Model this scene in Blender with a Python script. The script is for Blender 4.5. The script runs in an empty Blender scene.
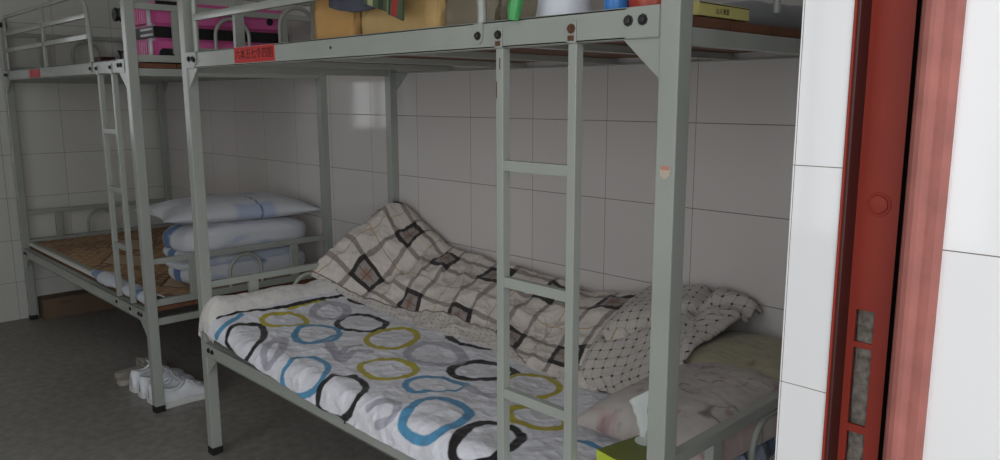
import bpy, bmesh, math, random
import numpy as np
from mathutils import Vector, Matrix
random.seed(4)
SC = bpy.context.scene
COL = SC.collection
# ---------------------------------------------------------------- camera
cam_d = bpy.data.cameras.new('camera'); cam = bpy.data.objects.new('camera', cam_d); COL.objects.link(cam)
SC.camera = cam
cam_d.sensor_width = 36.0; cam_d.lens = 773.58/1000*36.0; cam_d.clip_start = .02; cam_d.clip_end = 100
yaw, pit, rol = math.radians(45.699), math.radians(9.732), math.radians(-.105)
F = Vector((-math.sin(yaw)*math.cos(pit), math.cos(yaw)*math.cos(pit), -math.sin(pit)))
R_ = Vector((math.cos(yaw), math.sin(yaw), 0)); U_ = R_.cross(F)
R2 = R_*math.cos(rol)+U_*math.sin(rol); U2 = -R_*math.sin(rol)+U_*math.cos(rol)
m = Matrix((R2, U2, -F)).transposed().to_4x4(); m.translation = Vector((2.7278, -1.1227, 1.3196)); cam.matrix_world = m
# ---------------------------------------------------------------- light and exposure
SC.view_settings.view_transform = 'Standard'; SC.view_settings.look = 'None'
SC.view_settings.gamma = 1.0; SC.view_settings.use_curve_mapping = False
SC.view_settings.exposure = 0.0
world = bpy.data.worlds.new('overcast_sky'); SC.world = world; world.use_nodes = True
bg = world.node_tree.nodes['Background']; bg.inputs[0].default_value = (.95, .975, 1.0, 1); bg.inputs[1].default_value = 2.4
def portal(name, loc, rot, sx, sy):
    l = bpy.data.lights.new(name, 'AREA'); l.shape = 'RECTANGLE'; l.size = sx; l.size_y = sy; l.cycles.is_portal = True
    o = bpy.data.objects.new(name, l); COL.objects.link(o); o.location = loc; o.rotation_euler = rot; return o
portal('doorway_daylight', (2.66, -1.30, 1.16), (0, math.radians(90), 0), 2.1, 2.0)
portal('window_daylight', (-2.60, -.88, 1.475), (0, math.radians(-90), 0), .87, .54)
portal('added_window_daylight', (1.15, -2.76, 1.62), (math.radians(90), 0, 0), 1.75, 1.85)  # sky portal for the added, unseen front window
# ---------------------------------------------------------------- materials
def srgb(r, g, b):
    f = lambda c: (c/255/12.92 if c/255 <= .04045 else ((c/255+.055)/1.055)**2.4)
    return (f(r), f(g), f(b), 1.0)
class NT:
    def __init__(s, name):
        s.m = bpy.data.materials.new(name); s.m.use_nodes = True; s.t = s.m.node_tree; s.b = s.t.nodes['Principled BSDF']
    def n(s, typ, **kw):
        x = s.t.nodes.new(typ)
        for k, v in kw.items(): setattr(x, k, v)
        return x
    def l(s, a, b): s.t.links.new(a, b)
    def math(s, op, a, b=None, c=None):
        x = s.n('ShaderNodeMath', operation=op)
        for i, v in enumerate((a, b, c)):
            if v is None: continue
            if isinstance(v, (int, float)): x.inputs[i].default_value = v
            else: s.l(v, x.inputs[i])
        return x.outputs[0]
    def noise(s, scale, detail=3, vec=None, rough=.5):
        x = s.n('ShaderNodeTexNoise'); x.inputs['Scale'].default_value = scale; x.inputs['Detail'].default_value = detail; x.inputs['Roughness'].default_value = rough
        if vec is None: vec = s.n('ShaderNodeTexCoord').outputs['Object']
        s.l(vec, x.inputs['Vector']); return x.outputs['Fac']
    def ramp(s, fac, stops):
        x = s.n('ShaderNodeValToRGB'); e = x.color_ramp.elements
        while len(e) < len(stops): e.new(.5)
        for i, (p, c) in enumerate(stops): e[i].position = p; e[i].color = c
        s.l(fac, x.inputs[0]); return x.outputs[0]
    def mix(s, fac, a, b, mode='MIX'):
        x = s.n('ShaderNodeMix', data_type='RGBA', blend_type=mode)
        for i, v in ((0, fac), (6, a), (7, b)):
            if hasattr(v, 'links') or hasattr(v, 'is_linked'): s.l(v, x.inputs[i])
            else: x.inputs[i].default_value = v
        return x.outputs[2]
    def bump(s, h, strength=.3, dist=.01):
        x = s.n('ShaderNodeBump'); x.inputs['Strength'].default_value = strength; x.inputs['Distance'].default_value = dist
        s.l(h, x.inputs['Height']); s.l(x.outputs[0], s.b.inputs['Normal'])
    def set(s, **kw):
        for k, v in kw.items():
            k = k.replace('_', ' ')
            if hasattr(v, 'is_linked'): s.l(v, s.b.inputs[k])
            else: s.b.inputs[k].default_value = v
        return s.m
def plain(name, col, rough=.6, var=.10, scale=12, metal=0, bump=0, spec=.5):
    k = NT(name); f = k.noise(scale, 4)
    d = tuple(c*(1-var) for c in col[:3])+(1,); u = tuple(min(1, c*(1+var)) for c in col[:3])+(1,)
    c = k.ramp(f, [(.3, d), (.7, u)])
    if bump: k.bump(k.noise(scale*6, 3), bump, .002)
    return k.set(Base_Color=c, Roughness=rough, Metallic=metal, Specular_IOR_Level=spec)
def steel_mat():
    k = NT('grey_green_enamel')
    f = k.noise(5, 4); c = k.ramp(f, [(.3, srgb(154, 158, 151)), (.7, srgb(163, 167, 160))])
    # chips and scuffs in the paint
    ch = k.noise(38, 5, rough=.7); chm = k.ramp(ch, [(.715, (0, 0, 0, 1)), (.735, (1, 1, 1, 1))])
    c2 = k.mix(chm, c, srgb(70, 52, 40))
    g = k.noise(3.2, 3); k2 = k.ramp(g, [(.3, (.20, .20, .20, 1)), (.7, (.25, .25, .25, 1))])
    k.bump(k.noise(90, 2), .05, .001)
    return k.set(Base_Color=c2, Roughness=k2)
def tile_mat(name, axis, u0, r0, tw=.3293, th=.2537, col=(209, 204, 201), rough=.08, gw=.0011):
    k = NT(name); g = k.n('ShaderNodeNewGeometry'); s = k.n('ShaderNodeSeparateXYZ'); k.l(g.outputs['Position'], s.inputs[0])
    u = k.math('DIVIDE', k.math('SUBTRACT', s.outputs['XY'.index(axis)], u0), tw)
    v = k.math('DIVIDE', k.math('SUBTRACT', s.outputs['Z'], r0), th)
    def edge(x, size, w):
        fr = k.math('FRACT', x); a = k.math('ABSOLUTE', k.math('SUBTRACT', fr, .5))
        return k.math('GREATER_THAN', a, .5-w/size)
    gm = k.math('MAXIMUM', edge(u, tw, gw*.8), edge(v, th, gw))
    cid = k.n('ShaderNodeCombineXYZ'); k.l(k.math('FLOOR', u), cid.inputs[0]); k.l(k.math('FLOOR', v), cid.inputs[1])
    wn = k.n('ShaderNodeTexWhiteNoise'); k.l(cid.outputs[0], wn.inputs['Vector'])
    base = srgb(*col); lo = tuple(c*.955 for c in base[:3])+(1,)
    c1 = k.mix(wn.outputs['Value'], lo, base)
    c2 = k.mix(gm, c1, srgb(104, 98, 88))
    h = k.math('SUBTRACT', k.math('MULTIPLY', k.noise(2.3, 2), .35), gm)
    k.bump(h, .35, .002)
    r = k.math('ADD', k.math('MULTIPLY', gm, .6), rough)
    return k.set(Base_Color=c2, Roughness=r)
def floor_mat():
    k = NT('worn_terrazzo'); a = k.noise(1.6, 5, rough=.6); b = k.noise(26, 4)
    c = k.mix(.35, k.ramp(a, [(.3, srgb(122, 118, 113)), (.7, srgb(152, 148, 142))]), k.ramp(b, [(.35, srgb(108, 105, 100)), (.65, srgb(160, 156, 150))]))
    k.bump(k.noise(60, 3), .12, .002)
    return k.set(Base_Color=c, Roughness=k.ramp(a, [(.3, (.42,)*3+(1,)), (.7, (.62,)*3+(1,))]))
def cloth_mat(name, bump=.35, rough=.9, scale=130, sheen=.15, dist=.004):
    k = NT(name); at = k.n('ShaderNodeAttribute', attribute_name='Pattern')
    f = k.noise(scale, 3); g = k.noise(scale*.22, 3)
    c = k.mix(k.math('MULTIPLY', f, .10), at.outputs['Color'], srgb(110, 106, 104))
    k.bump(k.math('ADD', k.math('MULTIPLY', f, .4), g), bump, dist)
    return k.set(Base_Color=c, Roughness=rough, Sheen_Weight=sheen, Specular_IOR_Level=.25)
M = {}
M['steel'] = steel_mat()
M['bright'] = plain('worn_zinc_bracket', srgb(168, 172, 170), .35, .08, 20, .2)
M['rubber'] = plain('black_rubber', srgb(22, 22, 22), .7)
M['bolt'] = plain('dark_bolt_steel', srgb(52, 50, 48), .45, .2, 80, .4)
M['rust'] = plain('rusty_steel', srgb(96, 62, 44), .8, .35, 120)
M['board'] = plain('brown_bed_board', srgb(112, 72, 50), .7, .15, 9)
M['cloth'] = cloth_mat('printed_cotton')
M['crinkle'] = cloth_mat('crinkled_cotton', .8, .88, 60, dist=.009)
M['fleece'] = cloth_mat('brushed_fleece', .8, 1.0, 160, .3)
M['mat'] = cloth_mat('woven_bamboo_mat', .3, .6, 220, 0)
M['card'] = plain('cardboard', srgb(108, 88, 72), .85, .08, 8)
M['redpaint'] = plain('red_door_paint', srgb(132, 46, 34), .5, .07, 7, bump=.12, spec=.25)
M['slotshade'] = plain('slot_shade_black', srgb(12, 10, 10), 1.0, .1, 9, spec=.0)  # matt black for the painted dark of the frame slot
M['maroon'] = plain('maroon_box_and_shade', srgb(58, 20, 16), .5, .08, 20)  # small red box, and the painted shade in the door frame recess
M['redglancing'] = plain('glancing_lit_red_paint', srgb(138, 83, 75), .55, .14, 26, bump=.25, spec=.3)  # paler version of the door red, glancing light put into the colour
M['cement'] = plain('rough_cement', srgb(112, 106, 98), .95, .45, 120, bump=1.0)
M['white'] = plain('white_plaster', srgb(222, 222, 218), .8, .03, 3)
M['sticker'] = plain('red_sticker_paper', srgb(190, 40, 38), .5, .12, 30)
M['ink'] = plain('black_ink', srgb(30, 10, 10), .6)
M['pink'] = plain('pink_suitcase_shell', srgb(202, 92, 150), .32, .04, 5)
M['silver'] = plain('silver_trim', srgb(205, 198, 205), .3, .05, 9)
M['blackp'] = plain('black_plastic', srgb(12, 12, 13), .45, .2, 9)
M['shoe'] = plain('white_shoe_leather', srgb(226, 229, 234), .55, .05, 25, bump=.15)
M['sole'] = plain('white_rubber_sole', srgb(216, 217, 214), .6, .05, 25)
M['lining'] = plain('grey_shoe_lining', srgb(120, 118, 116), .9, .1, 30)
M['slip'] = plain('beige_slipper_foam', srgb(168, 162, 152), .8, .07, 20)
M['kraft'] = plain('kraft_paper', srgb(188, 146, 88), .8, .10, 9, bump=.4)
M['kraft2'] = plain('pale_kraft_paper', srgb(196, 164, 108), .75, .10, 9, bump=.4)
M['navy'] = plain('dark_slate_cloth', srgb(74, 76, 86), .95, .12, 15, bump=.5)
M['green'] = plain('green_plastic', srgb(66, 158, 86), .35, .06, 9)
M['greycloth'] = plain('grey_cloth', srgb(130, 132, 132), .95, .08, 20, bump=.5)
M['whitep'] = plain('white_plastic', srgb(222, 224, 232), .4, .02, 9)
M['bluep'] = plain('blue_plastic', srgb(60, 130, 205), .35, .05, 9)
M['redp'] = plain('red_enamel', srgb(176, 66, 44), .35, .08, 12)
M['paleyel'] = plain('pale_yellow_paper', srgb(206, 196, 120), .6, .05, 12)
M['lime'] = plain('lime_printed_card', srgb(196, 214, 60), .5, .05, 12)
M['olive'] = plain('olive_green_card', srgb(112, 120, 50), .5, .10, 14)
M['tissue'] = plain('white_tissue', srgb(226, 232, 228), .9, .03, 20, bump=.3)
M['peach'] = plain('faded_sticker_paper', srgb(190, 176, 160), .6, .10, 160)
M['peach2'] = plain('faded_orange_print', srgb(196, 140, 116), .6, .15, 200)
M['dullp'] = plain('dull_brown_film', srgb(128, 118, 100), .4, .12, 9, bump=.3)
M['clear'] = NT('clear_plastic_film').set(Base_Color=srgb(200, 190, 170), Roughness=.16, Transmission_Weight=.75, IOR=1.2)
def glass():
    k = NT('window_glass'); t = k.n('ShaderNodeBsdfTransparent'); g = k.n('ShaderNodeBsdfGlossy'); g.inputs['Roughness'].default_value = .02
    x = k.n('ShaderNodeMixShader'); x.inputs[0].default_value = .07; k.l(t.outputs[0], x.inputs[1]); k.l(g.outputs[0], x.inputs[2])
    k.l(x.outputs[0], k.t.nodes['Material Output'].inputs['Surface']); return k.m
M['glass'] = glass()
M['alu'] = plain('white_window_frame', srgb(200, 204, 206), .4, .03, 8)
# ---------------------------------------------------------------- mesh helpers
def link(name, me, mat, parent=None, smooth=False):
    o = bpy.data.objects.new(name, me); COL.objects.link(o)
    if mat is not None: me.materials.append(mat)
    if parent is not None: o.parent = parent
    if smooth: me.shade_smooth()
    return o
class MB:
    def __init__(s): s.bm = bmesh.new()
    def box(s, lo, hi, bev=0, rot=None, piv=None):
        b = bmesh.new(); bmesh.ops.create_cube(b, size=1)
        lo = Vector(lo); hi = Vector(hi); c = (lo+hi)/2; d = hi-lo
        for v in b.verts: v.co = Vector((v.co.x*d.x, v.co.y*d.y, v.co.z*d.z))+c
        if bev: bmesh.ops.bevel(b, geom=b.edges[:], offset=bev, segments=2, affect='EDGES', profile=.6)
        if rot is not None:
            p = Vector(piv) if piv else c
            bmesh.ops.rotate(b, verts=b.verts, cent=p, matrix=rot)
        s.add(b); return s
    def add(s, b):
        me = bpy.data.meshes.new('tmp'); b.to_mesh(me); s.bm.from_mesh(me); bpy.data.meshes.remove(me); b.free()
    def prism(s, pts, axis, a, b2, bev=0):
        b = bmesh.new(); i = 'xyz'.index(axis)
        def P(p, h):
            q = list(p); q.insert(i, h); return b.verts.new(q)
        A = [P(p, a) for p in pts]; B = [P(p, b2) for p in pts]; n = len(pts)
        b.faces.new(A); b.faces.new(B[::-1])
        for k in range(n): b.faces.new((A[k], A[(k+1) % n], B[(k+1) % n], B[k]))
        bmesh.ops.recalc_face_normals(b, faces=b.faces)
        if bev: bmesh.ops.bevel(b, geom=b.edges[:], offset=bev, segments=2, affect='EDGES')
        s.add(b); return s
    def tube(s, pts, r, n=10, closed=False, radii=None):
        b = bmesh.new(); pts = [Vector(p) for p in pts]; N = len(pts); rings = []
        up = Vector((0, 0, 1)); prev = None
        for i, p in enumerate(pts):
            if closed: t = pts[(i+1) % N]-pts[i-1]
            else: t = pts[min(i+1, N-1)]-pts[max(i-1, 0)]
            t.normalize()
            if prev is None:
                a = t.cross(up)
                if a.length < 1e-3: a = t.cross(Vector((1, 0, 0)))
                a.normalize()
            else:
                a = prev-t*prev.dot(t); a.normalize()
            prev = a; c = t.cross(a); rr = radii[i] if radii else r
            rings.append([b.verts.new(p+(a*math.cos(2*math.pi*k/n)+c*math.sin(2*math.pi*k/n))*rr) for k in range(n)])
        for i in range(N if closed else N-1):
            A = rings[i]; B = rings[(i+1) % N]
            for k in range(n): b.faces.new((A[k], A[(k+1) % n], B[(k+1) % n], B[k]))
        if not closed: b.faces.new(rings[0][::-1]); b.faces.new(rings[-1])
        bmesh.ops.recalc_face_normals(b, faces=b.faces)
        s.add(b); return s
    def lathe(s, prof, c, n=32, axis='z'):
        b = bmesh.new(); c = Vector(c); rings = []
        for r, h in prof:
            ring = []
            for k in range(n):
                a = 2*math.pi*k/n; u, v = r*math.cos(a), r*math.sin(a)
                d = {'z': (u, v, h), 'y': (u, h, v), 'x': (h, u, v)}[axis]
                ring.append(b.verts.new(c+Vector(d)))
            rings.append(ring)
        for A, B in zip(rings, rings[1:]):
            for k in range(n): b.faces.new((A[k], A[(k+1) % n], B[(k+1) % n], B[k]))
        b.faces.new(rings[0][::-1]); b.faces.new(rings[-1])
        bmesh.ops.recalc_face_normals(b, faces=b.faces)
        s.add(b); return s
    def build(s, name, mat, parent=None, smooth=False, bevel=0):
        me = bpy.data.meshes.new(name); s.bm.to_mesh(me); s.bm.free()
        o = link(name, me, mat, parent)
        if smooth:
            me.shade_smooth()
            me.set_sharp_from_angle(angle=math.radians(40))
        if bevel:
            md = o.modifiers.new('edge', 'BEVEL'); md.width = bevel; md.segments = 2; md.limit_method = 'ANGLE'
        return o
def grid(name, P, Cc, mat, parent=None, thick=0, closed_u=False):
    nx, ny = P.shape[:2]
    me = bpy.data.meshes.new(name)
    idx = np.arange(nx*ny).reshape(nx, ny)
    if closed_u: idx = np.vstack([idx, idx[:1]])
    f = np.stack([idx[:-1, :-1], idx[1:, :-1], idx[1:, 1:], idx[:-1, 1:]], -1).reshape(-1, 4)
    me.from_pydata(P.reshape(-1, 3).tolist(), [], f.tolist())
    if Cc is not None:
        at = me.color_attributes.new('Pattern', 'FLOAT_COLOR', 'POINT')
        c = np.ones((nx*ny, 4), np.float32); c[:, :3] = Cc.reshape(-1, 3); at.data.foreach_set('color', c.ravel())
    me.update()
    o = link(name, me, mat, parent, True)
    if thick:
        md = o.modifiers.new('cloth_thickness', 'SOLIDIFY'); md.thickness = thick; md.offset = -1
    return o
def thing(name, label, cat, loc=(0, 0, 0), rz=0, group=None):
    o = bpy.data.objects.new(name, None); COL.objects.link(o); o.location = loc; o.rotation_euler = (0, 0, rz); o.empty_display_size = .05
    return tag(o, label, cat, group)
def tag(o, label, cat, group=None):
    o['label'] = label; o['category'] = cat
    if group: o['group'] = group
    return o
def struct(o): o['kind'] = 'structure'; return o
def c3(r, g, b): return np.array(srgb(r, g, b)[:3])
def blend(Cc, m, col): return Cc*(1-m[..., None])+col*m[..., None]
# ---------------------------------------------------------------- noise and cloth surfaces (numpy)
def _hash(ix, iy, seed):
    n = (ix * 374761393 + iy * 668265263 + seed * 974634777) & 0xffffffff
    n = ((n ^ (n >> 13)) * 1274126177) & 0xffffffff
    n = n ^ (n >> 16)
    return (n & 0xffff) / 65535.0
def vnoise(x, y, seed=0):
    x = np.asarray(x, float); y = np.asarray(y, float)
    xi = np.floor(x).astype(np.int64); yi = np.floor(y).astype(np.int64)
    fx = x - xi; fy = y - yi
    fx = fx*fx*fx*(fx*(fx*6-15)+10); fy = fy*fy*fy*(fy*(fy*6-15)+10)
    a = _hash(xi, yi, seed); b = _hash(xi+1, yi, seed); c = _hash(xi, yi+1, seed); d = _hash(xi+1, yi+1, seed)
    return (a*(1-fx)+b*fx)*(1-fy) + (c*(1-fx)+d*fx)*fy - 0.5
def fbm(x, y, seed=0, octv=4):
    s = 0; a = 1.0; f = 1.0
    for k in range(octv):
        s = s + a*vnoise(x*f+k*7.3, y*f-k*3.1, seed+k); a *= .5; f *= 2.03
    return s
def ridge(x, y, seed=0, octv=3):            # sharp creases
    s = 0; a = 1.0; f = 1.0
    for k in range(octv):
        s = s + a*(1-np.abs(vnoise(x*f+k*5.7, y*f+k*9.2, seed+k))*4)*.5; a *= .5; f *= 1.9
    return s
def lerpt(x, xs, ys): return np.interp(x, xs, ys)
def smooth(x): x = np.clip(x, 0, 1); return x*x*(3-2*x)

DR = .045
def duvet_top(x): return .517 + .045*np.exp(-((x-.07)/.12)**2)
def duvet_surf(X, T, rough=True):
    """X along the bed, T metres across it (0 = start of the flat top, negative = over the front edge)."""
    z0 = duvet_top(X); q = DR*np.pi/2
    a = np.clip(-T, 0, q)/DR
    y = np.where(T > 0, -.012+DR+T, -.012+DR-DR*np.sin(a)); z = np.where(T > 0, z0, z0-DR+DR*np.cos(a))
    z = z - np.clip(-T-q, 0, None)
    y = y - np.clip(-T-q, 0, None)*.06
    if rough:
        w = .010*fbm(X*3.2, T*3.6, 11) + .0052*ridge(X*8+T*4, T*8-X*3, 5) + .0042*ridge(X*17-T*9, T*17+X*4, 8, 2) + .0016*fbm(X*50, T*50, 21, 2)
        w2 = np.where(T > 0, 1, np.clip(1+T/.07, 0, 1))
        z = z + w*(.4+.6*w2); y = y - (w+.004*fbm(X*9, T*5, 31))*(1-w2)
    return np.stack([X+0*T, y, z], -1)
def duvet_tmin(x): return -(DR*np.pi/2 + duvet_top(x)-DR - lerpt(x, [.08,.125,.48,.73,1.04,2.0], [.492,.480,.455,.437,.430,.430]) + .006*vnoise(x*14, 0*x, 3))

def quilt_surf(X, S, rough=True):
    """X along the bed, S 0..1 from the front hem over the ridge to the wall."""
    yf = lerpt(X, [0,.05,.12,.25,.45,.7,.95,1.17,1.4,1.6], [.43,.46,.50,.525,.52,.515,.52,.49,.47,.47])
    zf = lerpt(X, [0,.05,.12,.2,.4,1.6], [.64,.615,.565,.545,.522,.522])
    yr = .83 + 0*X
    zr = lerpt(X, [-.02,.03,.1,.17,.26,.34,.42,.6,.8,1.0,1.18,1.34,1.6], [.78,.86,.895,.875,.815,.78,.745,.728,.720,.70,.690,.715,.73])
    a = np.clip(S/.9, 0, 1)*np.pi/2
    u = np.clip(S/.9, 0, 1); v = np.clip((S-.9)/.1, 0, 1)
    y = yf + (yr-yf)*(.62*u+.38*(1-np.cos(a))) + v*.05
    z = zf + (zr-zf)*(.50*u+.50*np.sin(a)) - .03*v*v
    x = X + 0*S
    if rough:
        k = np.sin(np.clip(S, 0, 1)*np.pi)*.75+.25
        r1 = ridge(X*4.2+S*1.3, S*1.6-X*1.5, 41, 3)
        f = fbm(X*5.5, S*3.2, 44, 3)
        w = k*(.030*f + .030*(r1-.5)) + .0085*ridge(X*11+S*4, S*5-X*5, 52, 3) + .0012*fbm(X*60, S*30, 9, 2)
        # deep fold running down from the raised left end
        w = w - .035*np.exp(-((X-.34-.18*(S-.5))/.045)**2)*np.sin(np.clip(S, 0, 1)*np.pi)
        z = z + w; y = y - w*.6*(1-S)
    return np.stack([x, np.minimum(y, .884), z], -1)

def flap_surf(A, S, rough=True):
    """turned-over corner: A 0..1 left to right, S 0..1 front to wall."""
    xl = lerpt(S, [0,.08,.2,.5,1], [1.390,1.352,1.348,1.350,1.335])
    xr = lerpt(S, [0,.15,.4,1], [1.665,1.690,1.690,1.735])
    x = xl + (xr-xl)*A
    yf = lerpt(A, [0,.15,.5,.8,1], [.515,.475,.475,.49,.515])
    zf = lerpt(A, [0,.5,.8,1], [.528,.535,.575,.605])
    zr = lerpt(A, [0,.3,.7,1], [.735,.762,.782,.765])
    a = np.clip(S/.92, 0, 1)*np.pi/2; u = np.clip(S/.92, 0, 1); v = np.clip((S-.92)/.08, 0, 1)
    y = yf + (.84-yf)*(.55*u+.45*(1-np.cos(a))) + .04*v
    z = zf + (zr-zf)*(.38*u+.62*np.sin(a)) - .02*v*v
    lip = np.sqrt(np.clip(1-(1-np.clip(A/.16, 0, 1))**2, 0, 1)); lipr = np.sqrt(np.clip(1-(1-np.clip((1-A)/.14, 0, 1))**2, 0, 1))
    z = z - .045*(1-lip) - .030*(1-lipr)*np.clip(S*2, .3, 1)
    if rough:
        k = np.sin(np.clip(S, 0, 1)*np.pi)
        z = z - .028*np.exp(-((S-.42-.35*A+.1*np.sin(A*5))/.05)**2)*smooth(A/.2)      # crease between the two lobes
        z = z - .022*np.exp(-((A-.80+.35*(S-.5))/.04)**2)*smooth(S/.3)
        z = z + .016*fbm(A*3.4, S*3.4, 71, 3)*(.4+.6*k) + .0045*ridge(A*6+S*5, S*8-A*3, 77, 2)
    return np.stack([x, np.minimum(y, .885), z], -1)

def seg_dist(P, A, B):
    d = B-A; L = (d*d).sum()+1e-12
    t = np.clip(((P-A)@d)/L, 0, 1)
    return np.linalg.norm(P-(A+t[..., None]*d), axis=-1)
def poly_dist(P, pts, closed=False):
    pts = np.array(pts, float)
    lo = pts.min(0)-.06; hi = pts.max(0)+.06
    out = np.full(P.shape[:-1], 9.0)
    m = ((P >= lo) & (P <= hi)).all(-1)
    if not m.any(): return out
    Q = P[m]; d = np.full(len(Q), 9.0)
    n = len(pts)
    for i in range(n if closed else n-1): d = np.minimum(d, seg_dist(Q, pts[i], pts[(i+1) % n]))
    out[m] = d
    return out
def chaikin(pts, closed, it=3):
    p = np.array(pts, float)
    for _ in range(it):
        if closed: a = p; b = np.roll(p, -1, 0); p = np.stack([a*.75+b*.25, a*.25+b*.75], 1).reshape(-1, 2)
        else:
            a = p[:-1]; b = p[1:]; m = np.stack([a*.75+b*.25, a*.25+b*.75], 1).reshape(-1, 2); p = np.vstack([p[:1], m, p[-1:]])
    return p
def inside(P, pts):
    pts = np.array(pts, float); x = P[..., 0]; y = P[..., 1]; r = np.zeros(x.shape, bool); n = len(pts)
    for i in range(n):
        x1, y1 = pts[i]; x2, y2 = pts[(i+1) % n]
        c = ((y1 > y) != (y2 > y)) & (x < (x2-x1)*(y-y1)/(y2-y1+1e-12)+x1)
        r ^= c
    return r
RINGS = [('k', 1, 0.022, [(0.2323, -0.0446), (0.2083, -0.0102), (0.1983, 0.0384), (0.2143, 0.0829), (0.2783, 0.0788), (0.3724, 0.0242), (0.4205, -0.0325), (0.3904, -0.0831), (0.3504, -0.0932), (0.2763, -0.075), (0.2383, -0.0649)]), ('b', 0, 0.02, [(0.1602, -0.079), (0.1863, -0.0325), (0.1742, 0.008), (0.1442, 0.0626)]), ('y', 1, 0.022, [(0.1823, 0.1274), (0.1823, 0.2003), (0.2283, 0.2428), (0.3084, 0.2367), (0.3424, 0.2003), (0.3084, 0.1416), (0.2603, 0.1011), (0.2063, 0.1031)]), ('b', 1, 0.022, [(0.3884, 0.1294), (0.3404, 0.1902), (0.3764, 0.2367), (0.4345, 0.2691), (0.5045, 0.2468), (0.5586, 0.1902), (0.5486, 0.1315), (0.5005, 0.0971), (0.4465, 0.1011)]), ('b', 1, 0.022, [(0.6327, -0.0264), (0.6086, 0.0141), (0.6447, 0.0525), (0.7608, 0.0424), (0.8188, -0.0041), (0.8328, -0.0547), (0.7568, -0.1013), (0.6747, -0.1236), (0.6307, -0.1013), (0.6347, -0.0588)]), ('k', 1, 0.024, [(0.3904, 0.2974), (0.3304, 0.3845), (0.3884, 0.4452), (0.5045, 0.4391), (0.5566, 0.3946), (0.5606, 0.3258), (0.4965, 0.2873), (0.4405, 0.2772)]), ('k', 0, 0.022, [(0.1662, 0.5464), (0.1903, 0.4836), (0.2283, 0.4776), (0.3044, 0.5039), (0.3244, 0.5565)]), ('y', 1, 0.024, [(0.6126, 0.2691), (0.5706, 0.348), (0.5886, 0.4189), (0.6427, 0.4492), (0.7187, 0.4229), (0.7728, 0.342), (0.7628, 0.2651), (0.6967, 0.2408)]), ('y', 1, 0.024, [(0.8168, 0.1011), (0.7988, 0.1578), (0.8469, 0.2144), (0.9229, 0.2246), (0.981, 0.2084), (0.993, 0.1497), (0.981, 0.093), (0.9189, 0.0748)]), ('k', 1, 0.024, [(0.8489, -0.0305), (0.8449, 0.01), (0.8709, 0.0444), (0.965, 0.0363), (1.017, -0.0143), (1.011, -0.0689), (0.967, -0.1074), (0.9049, -0.1175), (0.8328, -0.1134), (0.8288, -0.0831)]), ('b', 0, 0.024, [(1.1732, 0.2286), (1.1031, 0.2266), (1.035, 0.2043), (1.015, 0.1537), (1.027, 0.1173), (1.0831, 0.091), (1.1231, 0.091), (1.1371, 0.1213)]), ('b', 0, 0.012, [(1.1391, 0.1315), (1.1772, 0.1861), (1.1752, 0.2327)]), ('k', 1, 0.028, [(1.037, 0.2833), (1.025, 0.3663), (1.0911, 0.4067), (1.1932, 0.4067), (1.2212, 0.3723), (1.2032, 0.3116), (1.1411, 0.263), (1.0751, 0.2509)]), ('y', 1, 0.02, [(1.2312, 0.3076), (1.2192, 0.3804), (1.2612, 0.4391), (1.3373, 0.431), (1.3894, 0.3845), (1.3894, 0.3237), (1.3593, 0.261), (1.2953, 0.257)]), ('y', 1, 0.024, [(1.3793, 0.1841), (1.3934, 0.2266), (1.4394, 0.2448), (1.4914, 0.2691), (1.5555, 0.2286), (1.5395, 0.1699), (1.4894, 0.1477), (1.4294, 0.1517)]), ('b', 1, 0.026, [(1.1872, 0.0303), (1.1772, 0.089), (1.2312, 0.1173), (1.3033, 0.1173), (1.3433, 0.091), (1.3633, 0.0222), (1.3553, -0.0446), (1.2933, -0.0628), (1.2372, -0.0568), (1.2172, -0.0305)]), ('k', 1, 0.028, [(1.4134, -0.0224), (1.3854, 0.0424), (1.4014, 0.1092), (1.4634, 0.1213), (1.5255, 0.0991), (1.5375, 0.0566), (1.5415, 0.0039), (1.5455, -0.0305), (1.4834, -0.073), (1.4294, -0.0628)]), ('k', 0, 0.026, [(0.7848, 0.4938), (0.8429, 0.4573), (0.9229, 0.4594), (0.999, 0.4938)]), ('b', 0, 0.022, [(1.6296, 0.1699), (1.6616, 0.18), (1.6976, 0.174)]), ('b', 0, 0.02, [(0.4805, 0.091), (0.5366, 0.1254), (0.5246, 0.2023), (0.5005, 0.2529)]), ('g', 1, 0.03, [(0.2043, 0.3177), (0.1803, 0.3824), (0.2183, 0.433), (0.3004, 0.4169), (0.3584, 0.342), (0.3244, 0.2914), (0.2583, 0.2792)]), ('g', 1, 0.03, [(0.4845, -0.0365), (0.4105, 0.0424), (0.4245, 0.0768), (0.5386, 0.0039), (0.5606, -0.0467), (0.5246, -0.073)]), ('g', 0, 0.03, [(0.5666, 0.1578), (0.6607, 0.1254), (0.7628, 0.0809), (0.6747, 0.18), (0.7348, 0.2043)]), ('g', 1, 0.032, [(0.8208, 0.2812), (0.7828, 0.3723), (0.8489, 0.4189), (0.977, 0.3986), (1.023, 0.344), (0.991, 0.2752), (0.9189, 0.2408)]), ('g', 0, 0.03, [(1.1832, 0.2246), (1.2492, 0.2104), (1.2853, 0.2327)]), ('g', 0, 0.03, [(1.0771, -0.0426), (1.0991, -0.0122), (1.1511, 0.008), (1.1932, -0.0386), (1.1291, -0.075)]), ('g', 0, 0.026, [(0.6066, 0.1274), (0.7087, 0.1072), (0.6467, 0.1699), (0.6547, 0.2225)]), ('y', 0, 0.016, [(0.1682, 0.2408), (0.1622, 0.2954), (0.1622, 0.3926)]), ('k', 0, 0.02, [(0.1222, -0.0143), (0.1222, 0.0545), (0.1302, 0.1274), (0.1542, 0.2165), (0.1502, 0.3015), (0.1442, 0.4047), (0.1522, 0.516)])]
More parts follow.
